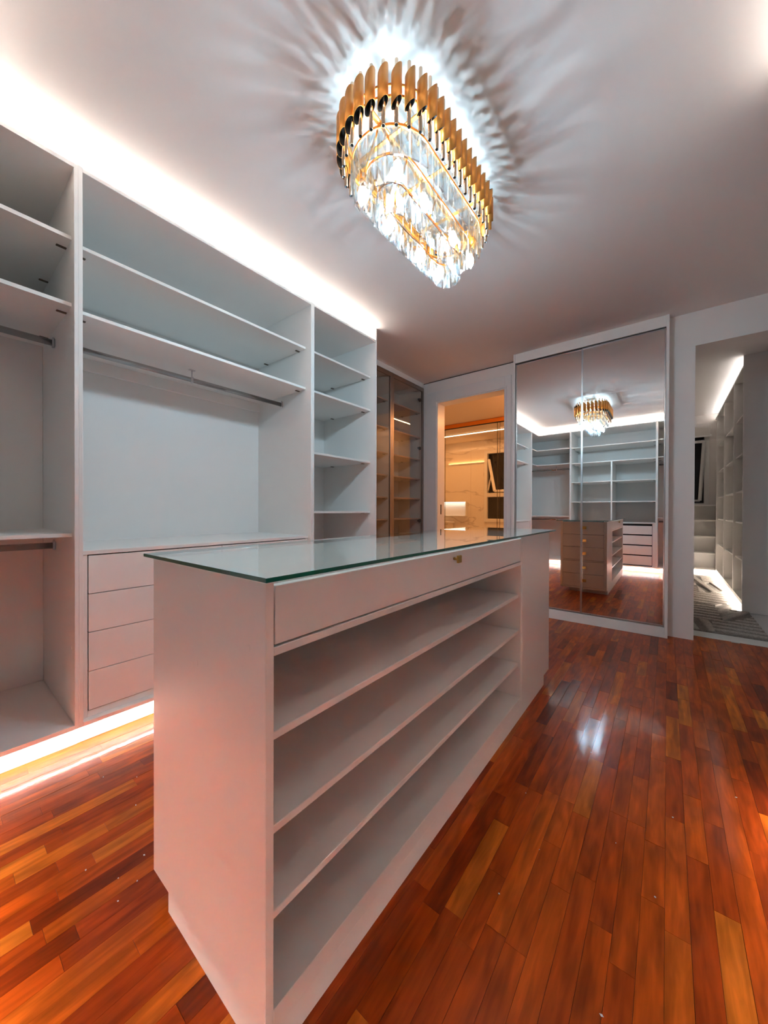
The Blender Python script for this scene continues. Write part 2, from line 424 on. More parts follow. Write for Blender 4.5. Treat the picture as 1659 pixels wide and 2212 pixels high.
def led_strip_kick(name, label, fr, s0, s1, t_=.012, mat=None, z=ZB):
    t = thing(name, label, 'light strip', fr.pt((s0+s1)/2, t_, z-.003), 'plinth lights under the wardrobes')
    fr.box('tape', s0, s1, t_-.005, t_+.005, z-.0025, z-.0005, alum, t, 0)
    v, f = [], []; c = Vector(fr.pt((s0+s1)/2, t_, z-.003)); n = int((s1-s0)/.0085)
    for i in range(n):
        s = s0 + (i+.5)*(s1-s0)/n; k = len(v)
        q = [fr.pt(s-.0022, t_-.0024, z-.003), fr.pt(s+.0022, t_-.0024, z-.003), fr.pt(s+.0022, t_+.0024, z-.003), fr.pt(s-.0022, t_+.0024, z-.003)]
        q = [Vector(p)-c for p in q]
        if (q[1]-q[0]).cross(q[2]-q[1]).z > 0: q.reverse()
        v += q; f.append((k, k+1, k+2, k+3))
    me = bpy.data.meshes.new('diodes'); me.from_pydata(v, [], f); me.update()
    o = link('diodes', me, mat or led_kick, t, c); o['kind'] = 'stuff'
SZ1, SZ2 = 2.190, 1.900

# --- corner wardrobe: L-shaped, left wall + back wall
u = thing('corner_wardrobe', 'open L-shaped corner wardrobe with short rods, cut off by the left edge', 'wardrobe', (-2.3, .1, 0))
XB, YB, XR = FX-DEP, -.03-DEP, -1.445
def Lpts(inset): return [(XB, YB), (XR, YB), (XR, -.03-inset), (FX-inset, -.03-inset), (FX-inset, .395), (XB, .395)]
prism('top_board', Lpts(0), ZT0, ZT1, white, u); prism('bottom_board', Lpts(0), ZB, ZB1, white, u)
for zz in (SZ1+.012, SZ2+.012, .909):
    sh = prism('shelf', Lpts(.045), zz, zz+.016, white, u)
    for px, py in ((-2.13, .376), (-2.52, .376)):
        o = link('shelf_support', sup_me, None, sh, (px, py, zz)); o.rotation_euler = (0, 0, math.pi/2)
    for px, py in ((XR-.019, -.16), (XR-.019, -.55)): link('shelf_support', sup_me, None, sh, (px, py, zz))
sp = LEFT.box('side_panel', .395, .409, 0, DEP, ZB, ZT1+.005, white, u)
caps(LEFT, sp, .3945, ((.022, 2.40), (.035, 2.42), (.03, 1.83), (.045, 1.80), (.03, .70), (.045, .69), (.06, .42), (.05, .18)))
BACK.box('side_panel', XR, XR+.014, 0, DEP, ZB, ZT1+.005, white, u)
box('back_panel', (XB-.012, YB, ZB1), (XB, .395, ZT0), white_in, u); box('back_panel', (XB, YB-.012, ZB1), (XR, YB, ZT0), white_in, u)
prism('plinth', [(FX-.052, -.082), (FX-.052, .409), (FX-.035, .409), (FX-.035, -.065), (XR+.014, -.065), (XR+.014, -.082)][::-1], 0, ZB, white, u)
prism('fascia', [(FX-.05, -.08), (FX-.05, .409), (FX-.032, .409), (FX-.032, -.062), (XR+.014, -.062), (XR+.014, -.08)][::-1], ZT1+.0055, CEIL, paint, u)
rod(LEFT, u, -.30, .394, .375, 1.845); rod(LEFT, u, -.30, .394, .37, .852)
rod(BACK, u, -2.30, XR-.001, .36, 1.845, -1.75, SZ2+.012); rod(BACK, u, -2.30, XR-.001, .36, .852, -1.75, .909)

# --- wide hanging wardrobe with drawers
u = thing('hanging_wardrobe', 'wide open wardrobe with chrome hanging rod above a counter of drawers', 'wardrobe', (-2.33, 1.06, 0))
s0, s1 = .409, 1.715
l, rr = carcass(LEFT, u, s0, s1)
for t, z in ((.2, 2.43), (.32, 2.3)): pass
caps(LEFT, rr, s1-.0155, ((.05, 2.38), (.07, 2.36), (.05, 1.80), (.07, 1.80), (.05, 1.2), (.07, 1.2)))
shelf(LEFT, u, s0+.0155, s1-.0155, SZ1); sh2 = shelf(LEFT, u, s0+.0155, s1-.0155, SZ2)
rod(LEFT, u, s0+.015, s1-.015, .34, 1.838, 1.03, SZ2)
LEFT.box('cleat', s0+.015, s1-.015, DEP-.030, DEP-.012, SZ2-.07, SZ2, white, u)
LEFT.box('counter', s0+.015, s1-.015, .028, DEP-.012, .827, .845, white, u)
LEFT.box('filler', s0+.015, s0+.037, .034, .05, ZB1, .827, white, u); LEFT.box('filler', s1-.037, s1-.015, .034, .05, ZB1, .827, white, u)
LEFT.box('bottom_rail', s0+.037, s1-.037, .036, .05, ZB1, .127, white, u)
LEFT.box('drawer_recess', s0+.037, s1-.037, .05, .06, ZB1, .827, black, u, 0)
for ca, cb in ((s0+.040, 1.0605), (1.0635, s1-.040)):
    for za, zb in ((.652, .822), (.480, .649), (.305, .477), (.131, .302)):
        LEFT.box('drawer', ca, cb, .030, .048, za, zb, front_w, u, .001)

# --- shelf wardrobe, end panel up to the ceiling
u = thing('shelf_wardrobe', 'narrow open wardrobe of shelves ending in a panel that reaches the ceiling', 'wardrobe', (-2.33, 2.08, 0))
s0, s1 = 1.715, 2.437
l, rr = carcass(LEFT, u, s0, s1, right_top=CEIL-.001)
caps(LEFT, rr, s1-.0155, ((.055, 2.33), (.075, 2.33), (.055, 1.42), (.075, 1.42), (.055, .98), (.075, .98)))
for z in (SZ1, SZ2, 1.443, 1.004, .62, .34): shelf(LEFT, u, s0+.0155, s1-.0155, z)

# --- glass door cabinet
u = thing('glass_cabinet', 'tall shelf cabinet behind two smoked glass doors in bronze frames', 'cabinet', (-2.55, 3.18, 0))
a0, a1, am, gd = 2.47, 3.845, 3.175, .38
for sa, sb in ((a0, a0+.018), (a1-.018, a1), (am-.009, am+.009)): GLAS.box('side_panel' if sb != am+.009 else 'divider', sa, sb, .022, gd, 0, 2.55, white, u)
GLAS.box('back_panel', a0, a1, gd-.01, gd, 0, 2.55, white_in, u)
GLAS.box('top_board', a0+.018, a1-.018, .022, gd-.01, 2.532, 2.55, white, u)
GLAS.box('fascia', a0, a1-.035, .003, .02, 2.553, CEIL, white, u); GLAS.box('fascia_end', a1-.035, a1, .0, .02, 2.553, CEIL, white, u)
GLAS.box('plinth', a0, a1, .04, .055, 0, .08, white, u)
for sa, sb in ((a0+.019, am-.010), (am+.010, a1-.019)):
    for z in (2.235, 1.925, 1.650, 1.408, 1.163, .918, .67, .42, .17):
        o = GLAS.box('shelf', sa, sb, .035, gd-.011, z, z+.015, woodseal, u); 
        for t in (.08, .3):
            q = link('shelf_support', sup_me, None, o, GLAS.pt(sb-.019, t, z)); q.rotation_euler = (0, 0, math.pi/2)
for sa, sb, hinge in ((am-.66, am+.018, None), (am+.021, a1+.006, 1)):
    dd = GLAS.box('door', sa+.03, sb-.03, .008, .012, .12, 2.505, glass_smoke, u, 0)
    GLAS.box('door_frame', sa, sb, .0, .02, 2.505, 2.548, bronze_al, dd); GLAS.box('door_frame', sa, sb, .0, .02, .085, .12, bronze_al, dd)
    GLAS.box('door_frame', sa, sa+.032, .0, .02, .12, 2.505, bronze_al, dd); GLAS.box('door_frame', sb-.032, sb, .0, .02, .12, 2.505, bronze_al, dd)
    if hinge:
        for z in (2.40, 1.80, .90, .25):
            h = GLAS.box('hinge', sb-.032-.055, sb-.032, .022, .036, z-.012, z+.012, tubein, dd, .003)
            tube('hinge_cup', GLAS.pt(sb-.046, .0215, z), GLAS.pt(sb-.046, .034, z), .021, brown, h, seg=14)

# --- mirrored wardrobe
u = thing('mirror_wardrobe', 'white wardrobe with two tall sliding mirror doors', 'wardrobe', (-.615, 3.77, 0))
b0, b1 = -1.237, .0065
MIRR.box('side_panel', b0, b0+.018, .0, .165, 0, CEIL-.001, white, u); MIRR.box('side_panel', b1-.021, b1, .0, .165, 0, CEIL-.001, white, u)
MIRR.box('fascia', b0+.018, b1-.021, .004, .02, 2.518, CEIL-.001, white, u); MIRR.box('plinth', b0+.018, b1-.021, .004, .03, 0, .085, white, u)
MIRR.box('back_panel', b0+.018, b1-.021, .15, .165, .085, 2.518, white_in, u)
MIRR.box('door_track', b0+.018, b1-.021, .02, .06, 2.508, 2.518, tubein, u, 0)
for sa, sb, t in ((b0+.0195, -.617, .022), (-.619, b1-.0225, .010)):
    dd = MIRR.box('mirror_door', sa+.010, sb-.010, t+.002, t+.008, .1, 2.497, mirrorm, u, 0)
    for q in ((sa, sb, 2.497, 2.507), (sa, sb, .09, .1)): MIRR.box('door_frame', q[0], q[1], t-.003, t+.009, q[2], q[3], alum, dd, .001)
    for q in ((sa, sa+.010), (sb-.010, sb)): MIRR.box('door_frame', q[0], q[1], t-.003, t+.009, .1, 2.497, alum, dd, .001)

# --- back wall wardrobes (seen in the mirror)
u = thing('drawer_wardrobe', 'wide open wardrobe with shelf grid above slotted drawers, seen in the mirror', 'wardrobe', (-.78, -.36, 0))
s0, s1, sd = -1.431, -.140, -.778
carcass(BACK, u, s0, s1)
for z in (SZ1, SZ2): shelf(BACK, u, s0+.0155, s1-.0155, z, .04)
BACK.box('divider', sd-.012, sd+.012, .04, DEP-.012, .828, SZ2, white, u)
for sa, sb in ((s0+.0155, sd-.0125), (sd+.0125, s1-.0155)):
    for z in (1.545, 1.180): shelf(BACK, u, sa, sb, z, .04)
    BACK.box('drawer_recess', sa, sb, .05, .06, ZB1, .81, black, u, 0)
    for za, zb in ((.632, .775), (.458, .609), (.287, .437), (.113, .267)): BACK.box('drawer', sa+.002, sb-(.045 if sb > sd else .002), .03, .048, za, zb, front_w, u)
BACK.box('filler', s1-.055, s1-.015, .03, .05, ZB1, .81, white, u)
BACK.box('counter', s0+.015, s1-.015, .02, DEP-.012, .81, .828, white, u)
u = thing('rod_wardrobe', 'open wardrobe with rods beside the slotted drawers, sliver at the mirror edge', 'wardrobe', (.43, -.36, 0))
s0, s1 = -.140, 1.02
carcass(BACK, u, s0, s1)
for z in (SZ1+.012, SZ2+.012, .900): shelf(BACK, u, s0+.0155, s1-.0155, z, .06)
rod(BACK, u, s0+.015, s1-.015, .34, 1.82); rod(BACK, u, s0+.015, s1-.015, .34, .845)
u = thing('side_wardrobe', 'open white wardrobe of shelves along the right hand wall, outside the picture', 'wardrobe', (.68, .95, 0))
s0, s1 = -.02, 1.87
carcass(RIGHT, u, s0, s1, right_top=CEIL-.001)
RIGHT.box('divider', .94, .958, .0, DEP-.012, ZB1, ZT0, white, u)
for sa, sb in ((s0+.016, .9395), (.9585, s1-.016)):
    for z in (SZ1, SZ2, 1.4, .95, .5): shelf(RIGHT, u, sa, sb, z)

# LED strips
led_strip_top('cove_light', 'bright light strip on top of the left wardrobes', LEFT, -.02, 2.42)
led_strip_top('cove_light', 'bright light strip on top of the back wardrobes, seen in the mirror', BACK, -1.985, .33)
led_strip_top('cove_light', 'bright light strip on top of the right hand wardrobe, outside the picture', RIGHT, .0, 1.85)
led_strip_kick('plinth_light', 'row of light dots under the left wardrobes', LEFT, -.02, 2.43)
led_strip_kick('plinth_light', 'row of light dots under the back wardrobes, seen in the mirror', BACK, -1.985, .33)
led_strip_kick('plinth_light', 'row of light dots under the right hand wardrobe, outside the picture', RIGHT, .0, 1.86)

# ------------------------------------------------------------------ island
IX0, IX1, IY0, IY1, IM, IT = -1.085, -.568, .378, 2.36, 1.822, .898
u = thing('island_dresser', 'long white island dresser with open shelves and brass-knobbed drawers', 'dresser', ((IX0+IX1)/2, (IY0+IY1)/2, 0))
KH = .058
near = box('end_panel', (IX0, IY0, KH), (IX1, IY0+.018, IT), white, u)
for cx, cz in ((-.828, .853), (-1.029, .771), (-.624, .768), (-.835, .683)):
    o = link('screw_cap', cap_me, None, near, (cx, IY0-.0003, cz)); o.rotation_euler = (math.pi/2, 0, 0); o.scale = (1.15, 1.15, 1)
box('plinth', (-.998, IY0+.003, 0), (IX1-.001, IY0+.018, KH), white, u)
box('plinth', (-.998, IY0+.018, 0), (-.983, 2.255, KH), white, u)
box('plinth', (IX1-.016, IY0+.018, 0), (IX1-.001, 2.255, KH), white, u)
box('plinth', (-.983, 2.24, 0), (IX1-.016, 2.255, KH), white, u)
box('side_panel', (IX0, IY0+.018, KH), (IX0+.018, IY1-.02, IT), white, u)
box('back_panel', (-.955, IY0+.018, .104), (-.943, IM, .762), white_in, u)
box('bottom_board', (IX0+.018, IY0+.018, KH), (IX1, IM, .102), white, u)
for z in (.596, .418, .256):
    o = box('shelf', (-.943, IY0+.0185, z), (IX1-.012, IM-.0005, z+.016), white, u)
box('drawer_rail', (IX0+.018, IY0+.018, .760), (IX1, IM, .776), white, u)
dw = box('drawer', (IX1-.019, IY0+.021, .780), (IX1-.001, IM-.002, IT-.008), front_w, u)
def knob(parent, p, n, w=.0125, hh=.0125):
    p, n = Vector(p), Vector(n); tang = Vector((0, 0, 1)).cross(n)
    st = tube('knob_stem', p, p+n*.018, .005, brass, parent, seg=10)
    h = Vector((abs(n.x)*.004+abs(tang.x)*w, abs(n.y)*.004+abs(tang.y)*w, hh))
    box('knob', p+n*.020-h, p+n*.020+h, brass, parent, .0015)
knob(dw, (IX1-.001, 1.108, .866), (1, 0, 0))
div = box('divider', (-.943, IM, KH), (IX1, IM+.018, IT), white, u)
for cy_, cz in ((.05, .52), (.03, .35)):
    o = link('screw_cap', cap_me, None, div, (IX1-cy_, IM-.0003, cz)); o.rotation_euler = (math.pi/2, 0, 0)
box('column_panel', (IX1-.018, IM+.0185, KH), (IX1+.001, IY1-.002, IT), white, u)
box('column_side', (IX0+.018, IY1-.022, KH), (IX0+.03, IY1-.001, IT), white, u); box('column_side', (IX1-.030, IY1-.022, KH), (IX1-.018, IY1-.001, IT), white, u)
box('column_bottom', (IX0+.018, IM+.018, KH), (IX1-.018, IY1-.001, KH+.018), white, u)
box('column_rail', (IX0+.018, IY1-.02, .400), (IX1-.018, IY1-.001, .413), white, u)
box('drawer_recess', (IX0+.018, IY1-.035, KH+.018), (IX1-.018, IY1-.022, IT), black, u, 0)
for za, zb in ((.735, .890), (.577, .731), (.417, .573), (.244, .396), (.080, .240)):
    q = box('drawer', (IX0+.032, IY1-.019, za), (IX1-.032, IY1-.001, zb), front_w, u)
    knob(q, ((IX0+IX1)/2+.02, IY1-.001, (za+zb)/2+.005), (0, 1, 0), .024, .018)
box('top_board', (IX0+.018, IY0+.018, IT-.018), (IX1-.019, IY1-.036, IT), white, u)
# glass top, a thing of its own
bm = bmesh.new(); bm_box(bm, (-.285, -1.035, 0), (.285, 1.035, .0085), .0006)
for f in bm.faces: f.material_index = 0 if abs(f.normal.z) > .9 else 1
gt = link('glass_sheet', bm_mesh('glass_sheet', bm), [glass_top_m, green_edge], None, (-.832, 1.40, IT+.004))
tag(gt, 'clear glass sheet with green edges lying on the island dresser', 'glass sheet')
pad_b = bmesh.new(); bmesh.ops.create_cone(pad_b, cap_ends=True, segments=12, radius1=.006, radius2=.006, depth=.004); pad_me = bm_mesh('glass_pad', pad_b); pad_me.materials.append(pvc)
for px, py in ((-1.07, .40), (-.585, .40), (-1.07, 2.32), (-.585, 2.32), (-.577, 1.826), (-1.07, 1.4)):
    link('glass_pad', pad_me, None, gt, (px, py, IT+.002))

# ------------------------------------------------------------------ chandelier
CX, CY, SH = -.857, 1.357, .22
ch = thing('chandelier', 'long oval crystal chandelier ringed with slanted gold tubes under the ceiling', 'chandelier', (CX, CY, 2.34))
def stad(rad, w):
    """point + outward normal at fraction w of a stadium of end radius rad"""
    per = 4*SH + 2*math.pi*rad; s = (w % 1)*per
    if s < 2*SH: return (rad, -SH+s), (1, 0)
    s -= 2*SH
    if s < math.pi*rad: a = s/rad; return (rad*math.cos(a), SH+rad*math.sin(a)), (math.cos(a), math.sin(a))
    s -= math.pi*rad
    if s < 2*SH: return (-rad, SH-s), (-1, 0)
    s -= 2*SH; a = math.pi + s/rad
    return (rad*math.cos(a), -SH+rad*math.sin(a)), (math.cos(a), math.sin(a))
def ring(name, rad, z, h, w, mat, n=72):
    v, f = [], []
    for i in range(n):
        (px, py), (nx, ny) = stad(rad, i/n)
        for rr_, zz in ((-w/2, -h/2), (w/2, -h/2), (w/2, h/2), (-w/2, h/2)): v.append((px+nx*rr_, py+ny*rr_, zz))
    for i in range(n):
        a, b = 4*i, 4*((i+1) % n)
        for k in range(4): f.append((a+k, b+k, b+(k+1) % 4, a+(k+1) % 4))
    me = bpy.data.meshes.new(name); me.from_pydata(v, [], f); me.update(); me.materials.append(mat)
    bm = bmesh.new(); bm.from_mesh(me); bmesh.ops.recalc_face_normals(bm, faces=bm.faces); bm.to_mesh(me); bm.free()
    return link(name, me, None, ch, (CX, CY, z))
# gold tube with both ends cut on the slant (local x = outward, y = tangent)
def tube_mesh(rad, z0, z1, slope, wall, seg=20):
    v, f = [], []
    for q, rr_ in ((0, rad), (1, rad-wall)):
        for zz in (z0, z1):
            for i in range(seg):
                a = 2*math.pi*i/seg; v.append((rr_*math.cos(a), rr_*math.sin(a), zz + slope*rr_*math.sin(a)))
    me = bpy.data.meshes.new('gold_tube')
    def I(q, e, i): return q*2*seg + e*seg + i % seg
    mi = []
    for i in range(seg):
        f.append((I(0, 0, i), I(0, 0, i+1), I(0, 1, i+1), I(0, 1, i))); mi.append(0)
        f.append((I(1, 0, i+1), I(1, 0, i), I(1, 1, i), I(1, 1, i+1))); mi.append(1)
        f.append((I(0, 0, i+1), I(0, 0, i), I(1, 0, i), I(1, 0, i+1))); mi.append(0)
        f.append((I(0, 1, i), I(0, 1, i+1), I(1, 1, i+1), I(1, 1, i))); mi.append(0)
    me.from_pydata(v, [], f); me.update()
    for p, m_ in zip(me.polygons, mi): p.material_index = m_; p.use_smooth = True
    return me
NT = 46
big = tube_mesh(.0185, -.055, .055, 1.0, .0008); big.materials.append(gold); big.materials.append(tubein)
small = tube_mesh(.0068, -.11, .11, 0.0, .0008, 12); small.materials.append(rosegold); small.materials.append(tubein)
for i in range(NT):
    (px, py), (nx, ny) = stad(.201, (i+.3)/NT); a = math.atan2(ny, nx)
    o = link('gold_tube', big, None, ch, (CX+px, CY+py, 2.460)); o.rotation_euler = (0, 0, a)
    q = link('inner_tube', small, None, o, (CX+px-nx*.0095, CY+py-ny*.0095, 2.450))
    q.location = (-.0095, 0, -.010)
for z in (2.49, 2.452): ring('tube_ring', .180, z, .008, .004, gold)
# crystal pendants
def crystal_mesh(w, ln, th):
    W, T = w/2, th/2
    v = [(-W, -T*.4, 0), (W, -T*.4, 0), (W, T*.4, 0), (-W, T*.4, 0),
         (-W, -T*.5, -ln), (W, -T*.5, -ln), (W, T*.5, -ln), (-W, T*.5, -ln),
         (0, -T*1.6, -ln*.40), (0, T*1.6, -ln*.62), (-W*.2, -T*1.2, -ln*.86), (W*.2, T*1.2, -ln*.2)]
    f = [(0, 3, 2, 1), (4, 5, 6, 7), (0, 4, 7, 3), (1, 2, 6, 5),
         (0, 1, 8), (1, 5, 8), (5, 10, 8), (10, 4, 8), (4, 0, 8), (5, 4, 10),
         (3, 7, 9), (7, 6, 9), (6, 2, 9), (2, 11, 9), (11, 3, 9), (2, 3, 11)]
    me = bpy.data.meshes.new('crystal'); me.from_pydata(v, [], f); me.update(); me.materials.append(crystal); return me
for rad, z, ln, n in ((.158, 2.378, .095, 46), (.104, 2.330, .095, 37), (.058, 2.268, .105, 30)):
    rg = ring('crystal_ring', rad, z, .009, .004, rosegold if rad < .15 else gold)
    cm = crystal_mesh(.032, ln, .013)
    for i in range(n):
        (px, py), (nx, ny) = stad(rad, (i+.5)/n); a = math.atan2(ny, nx) - math.pi/2
        o = link('crystal', cm, None, rg, (CX+px, CY+py, z-.009)); o.rotation_euler = (random.uniform(-.05, .05), random.uniform(-.04, .04), a+random.uniform(-.18, .18))
# frame, arms, sockets and bulbs
fr_ = box('frame_bar', (CX-.010, CY-.36, 2.478), (CX+.010, CY+.36, 2.484), gold, ch, .001)
for yy in (-.24, 0, .24):
    box('cross_bar', (CX-.180, CY+yy-.008, 2.472), (CX+.180, CY+yy+.008, 2.477), gold, ch, .001)
    for sx in (-1, 1):
        for rad, z in ((.158, 2.383), (.104, 2.335), (.058, 2.273)):
            tube('drop_wire', (CX+sx*rad, CY+yy, z), (CX+sx*rad, CY+yy, 2.473), .0016, chrome, ch, seg=8)
bulb_v, bulb_f = [], []
prof = [(.001, -.066), (.014, -.046), (.0185, -.022), (.0125, 0)]
sg = 10
for rr_, zz in prof:
    for i in range(sg): bulb_v.append((rr_*math.cos(2*math.pi*i/sg), rr_*math.sin(2*math.pi*i/sg), zz))
for k in range(len(prof)-1):
    for i in range(sg): bulb_f.append((k*sg+i, k*sg+(i+1) % sg, (k+1)*sg+(i+1) % sg, (k+1)*sg+i))
bulb_me = bpy.data.meshes.new('bulb'); bulb_me.from_pydata(bulb_v, [], bulb_f); bulb_me.update(); bulb_me.materials.append(bulbm)
for p in bulb_me.polygons: p.use_smooth = True
for yy in (-.30, -.12, .12, .30):
    for sx in (-1, 1):
        p = Vector((CX+sx*.078, CY+yy, 2.332))
        ax = Vector((sx*.12, 0, -1)).normalized()
        arm = tube('lamp_arm', (CX, CY+yy, 2.481), p, .0045, gold, ch, seg=10)
        so = tube('socket', p, p+ax*.05, .0145, rosegold, arm, seg=16)
        bl = link('bulb', bulb_me, None, arm, p+ax*.05)
        bl.rotation_euler = (-ax).to_track_quat('Z', 'Y').to_euler()
box('ceiling_plate', (CX-.055, CY-.25, CEIL-.028), (CX+.055, CY+.25, CEIL), pvc, ch, .004)
for yy in (-.18, .18): tube('suspension_rod', (CX, CY+yy, 2.484), (CX, CY+yy, CEIL-.028), .006, chrome, ch, seg=12)

# ------------------------------------------------------------------ bathroom beyond the door
BC = 2.45
box('wall_bath_left', (-4.35, 4.01, 0), (-4.25, 7.05, CEIL), marble, None, 0, 'structure')
box('wall_bath_right', (-1.15, 4.01, 0), (-1.05, 7.05, CEIL), marble, None, 0, 'structure')
box('ceiling_bath', (-4.25, 4.03, BC), (-1.15, 6.95, BC+.1), plaster, None, 0, 'structure')
box('floor_bath', (-4.25, 4.01, -.06), (-1.15, 6.95, -.002), tile, None, 0, 'structure')
box('wall_bath_front', (-4.25, 3.97, 0), (-2.82, 4.03, CEIL), paint, None, 0, 'structure')
WX0, WX1, WZ0, WZ1 = -2.895, -1.95, .80, 2.225
wb = box('wall_bath_far', (-4.25, 6.95, 0), (WX0, 7.05, BC), marble, None, 0, 'structure')
box('tile', (WX0, 6.95, 0), (WX1, 7.05, WZ0), marble, wb, 0); box('tile', (WX0, 6.95, WZ1), (WX1, 7.05, BC), marble, wb, 0); box('tile', (WX1, 6.95, 0), (-1.15, 7.05, BC), marble, wb, 0)
for xx in (-3.19, -3.79): box('tile_joint', (xx-.002, 6.9485, 0), (xx+.002, 6.9505, BC), woodseal, wb, 0)
w1 = thing('window_1', None, None, ((WX0+WX1)/2, 6.95, WZ0)); w1['kind'] = 'structure'
for lo, hi in (((WX0, WZ0), (WX0+.065, WZ1)), ((WX1-.065, WZ0), (WX1, WZ1)), ((WX0+.065, WZ0), (WX1-.065, WZ0+.065)), ((WX0+.065, WZ1-.065), (WX1-.065, WZ1)), ((WX0+.065, 1.295), (WX1-.065, 1.375))):
    box('window_frame', (lo[0], 6.925, lo[1]), (hi[0], 7.0, hi[1]), pvc, w1, .003)
box('pane', (WX0+.065, 6.98, WZ0+.065), (WX1-.065, 6.986, 1.295), nightglass, w1, 0)
box('night_board', (WX0-.02, 7.10, WZ0-.05), (WX1+.02, 7.12, WZ1+.05), nightglass, w1, 0)
def bar(name, a, b, w, mat, parent):
    a, b = Vector(a), Vector(b); ln = (b-a).length; q = (b-a).to_track_quat('Z', 'X').to_matrix().to_4x4()
    bm = bmesh.new(); bm_box(bm, (-w/2, -w/2, -ln/2), (w/2, w/2, ln/2), w*.1); bmesh.ops.transform(bm, matrix=q, verts=bm.verts)
    return link(name, bm_mesh(name, bm), mat, parent, (a+b)/2)
bar('sash_frame', (-2.80, 6.93, 2.04), (-2.59, 6.70, 1.40), .045, pvc, w1)
bar('sash_frame', (-2.59, 6.70, 1.40), (-2.02, 6.70, 1.40), .045, pvc, w1)
bar('stay_arm', (-2.81, 6.93, 1.43), (-2.70, 6.83, 1.75), .022, pvc, w1)
sp = thing('shower_screen', 'clear shower screen hanging below an orange rail in the bathroom', 'shower screen', (-2.5, 5.4, 0))
box('rail', (-4.2, 5.385, 2.385), (-1.16, 5.425, 2.445), amber, sp, .002); box('track', (-4.2, 5.39, 2.374), (-1.16, 5.42, 2.385), tubein, sp, 0)
for xa, xb, yy in ((-4.2, -2.945, 5.400), (-2.943, -2.03, 5.398), (-2.05, -1.16, 5.410)):
    g = box('glass_panel', (xa, yy, .02), (xb, yy+.008, 2.374), glass_shower, sp, 0)
for xx, yy in ((-2.052, 5.409), (-2.008, 5.397), (-2.944, 5.399)): box('glass_edge', (xx-.002, yy, .02), (xx+.002, yy+.01, 2.374), tubein, sp, 0)
lp = thing('shower_lamp', 'thin bright line lamp on the bathroom ceiling above the shower', 'lamp', (-3.0, 6.17, BC-.012))
box('housing', (-4.1, 6.155, BC-.012), (-1.6, 6.185, BC), pvc, lp, 0); box('diffuser', (-4.1, 6.158, BC-.022), (-1.6, 6.182, BC-.012), led_bath2, lp, 0)
area_lamp(lp, (-4.1, 6.17, BC-.0225), (-1.6, 6.17, BC-.0225), .024, (0, 0, -1), WARM, E_BATH*.6)
lp = thing('bathroom_lamp', 'line lamp on the bathroom ceiling just inside the doorway', 'lamp', (-1.5, 4.73, BC-.012))
box('housing', (-1.53, 4.23, BC-.012), (-1.50, 5.22, BC), pvc, lp, 0); box('diffuser', (-1.526, 4.235, BC-.02), (-1.504, 5.215, BC-.012), led_bath2, lp, 0)
area_lamp(lp, (-1.515, 4.235, BC-.0205), (-1.515, 5.215, BC-.0205), .022, (0, 0, -1), WARM, E_BATH*1.5)
ni = thing('wall_niche', 'small white lit niche shelf on the marble bathroom wall', 'niche', (-3.58, 6.9, .918))
box('back', (-3.95, 6.935, .918), (-3.268, 6.949, 1.203), pvc, ni, .002); box('top_shelf', (-3.95, 6.86, 1.203), (-3.268, 6.949, 1.215), pvc, ni, .002); box('side', (-3.268, 6.86, .918), (-3.258, 6.949, 1.203), pvc, ni, .002); box('bottom_shelf', (-3.95, 6.86, .906), (-3.268, 6.949, .918), pvc, ni, .002)
box('lamp_strip', (-3.94, 6.875, 1.196), (-3.275, 6.885, 1.203), led_niche, ni, 0)
area_lamp(ni, (-3.94, 6.88, 1.195), (-3.275, 6.88, 1.195), .012, (0, .35, -1), (1, .88, .8), .7)
lg = thing('wall_lamp', 'glowing orange line lamp running across the marble wall', 'lamp', (-3.1, 6.93, 2.0))
box('housing', (-3.69, 6.925, 1.985), (-2.90, 6.949, 2.003), pvc, lg, 0); box('diffuser', (-3.69, 6.928, 2.003), (-2.90, 6.946, 2.010), led_bath, lg, 0)
area_lamp(lg, (-3.69, 6.937, 2.0105), (-2.9, 6.937, 2.0105), .018, (0, -.4, 1), WARM, E_BATH*.12)
bt = thing('bath_bench', 'pale stone bench ledge below the lit niche', 'bench', (-3.85, 6.8, 0))
box('seat', (-4.2, 6.6, .76), (-3.545, 6.93, .80), pvc, bt, .004); box('base', (-4.2, 6.63, 0), (-3.57, 6.93, .76), marble, bt, .002)

# ------------------------------------------------------------------ second closet beyond the opening
box('wall_closet_left', (-.10, 4.03, 0), (0.0, 8.0, CEIL), paint, None, 0, 'structure')
box('wall_closet_right', (1.3, 4.03, 0), (1.4, 8.0, CEIL), paint, None, 0, 'structure')
box('floor_closet', (0, 4.085, -.06), (1.3, 8.0, -.002), tile, None, 0, 'structure')
c0, c1, c2 = 1.02, 7.72, 7.98
VX0, VX1, VZ0, VZ1 = .0, .535, 1.13, 2.30
wc = box('wall_closet_far', (0, c1+.22, 0), (1.3, 8.05, 1.12), paint, None, 0, 'structure')
box('wall_panel', (VX1, c1+.22, 1.12), (1.3, 8.05, CEIL), paint, wc, 0); box('lintel', (VX0, c1+.22, VZ1), (VX1, 8.05, CEIL), paint, wc, 0)
w2 = thing('window_2', None, None, (.27, c1+.2, VZ0)); w2['kind'] = 'structure'
yw = c1+.20
for lo, hi in (((VX1-.065, VZ0), (VX1, VZ1)), ((VX0, VZ0), (VX1-.065, VZ0+.03)), ((VX0, VZ1-.04), (VX1-.065, VZ1))): box('window_frame', (lo[0], yw, lo[1]), (hi[0], yw+.05, hi[1]), pvc, w2, .003)
box('night_board', (VX0, yw+.06, VZ0), (VX1, yw+.075, VZ1), nightglass, w2, 0)
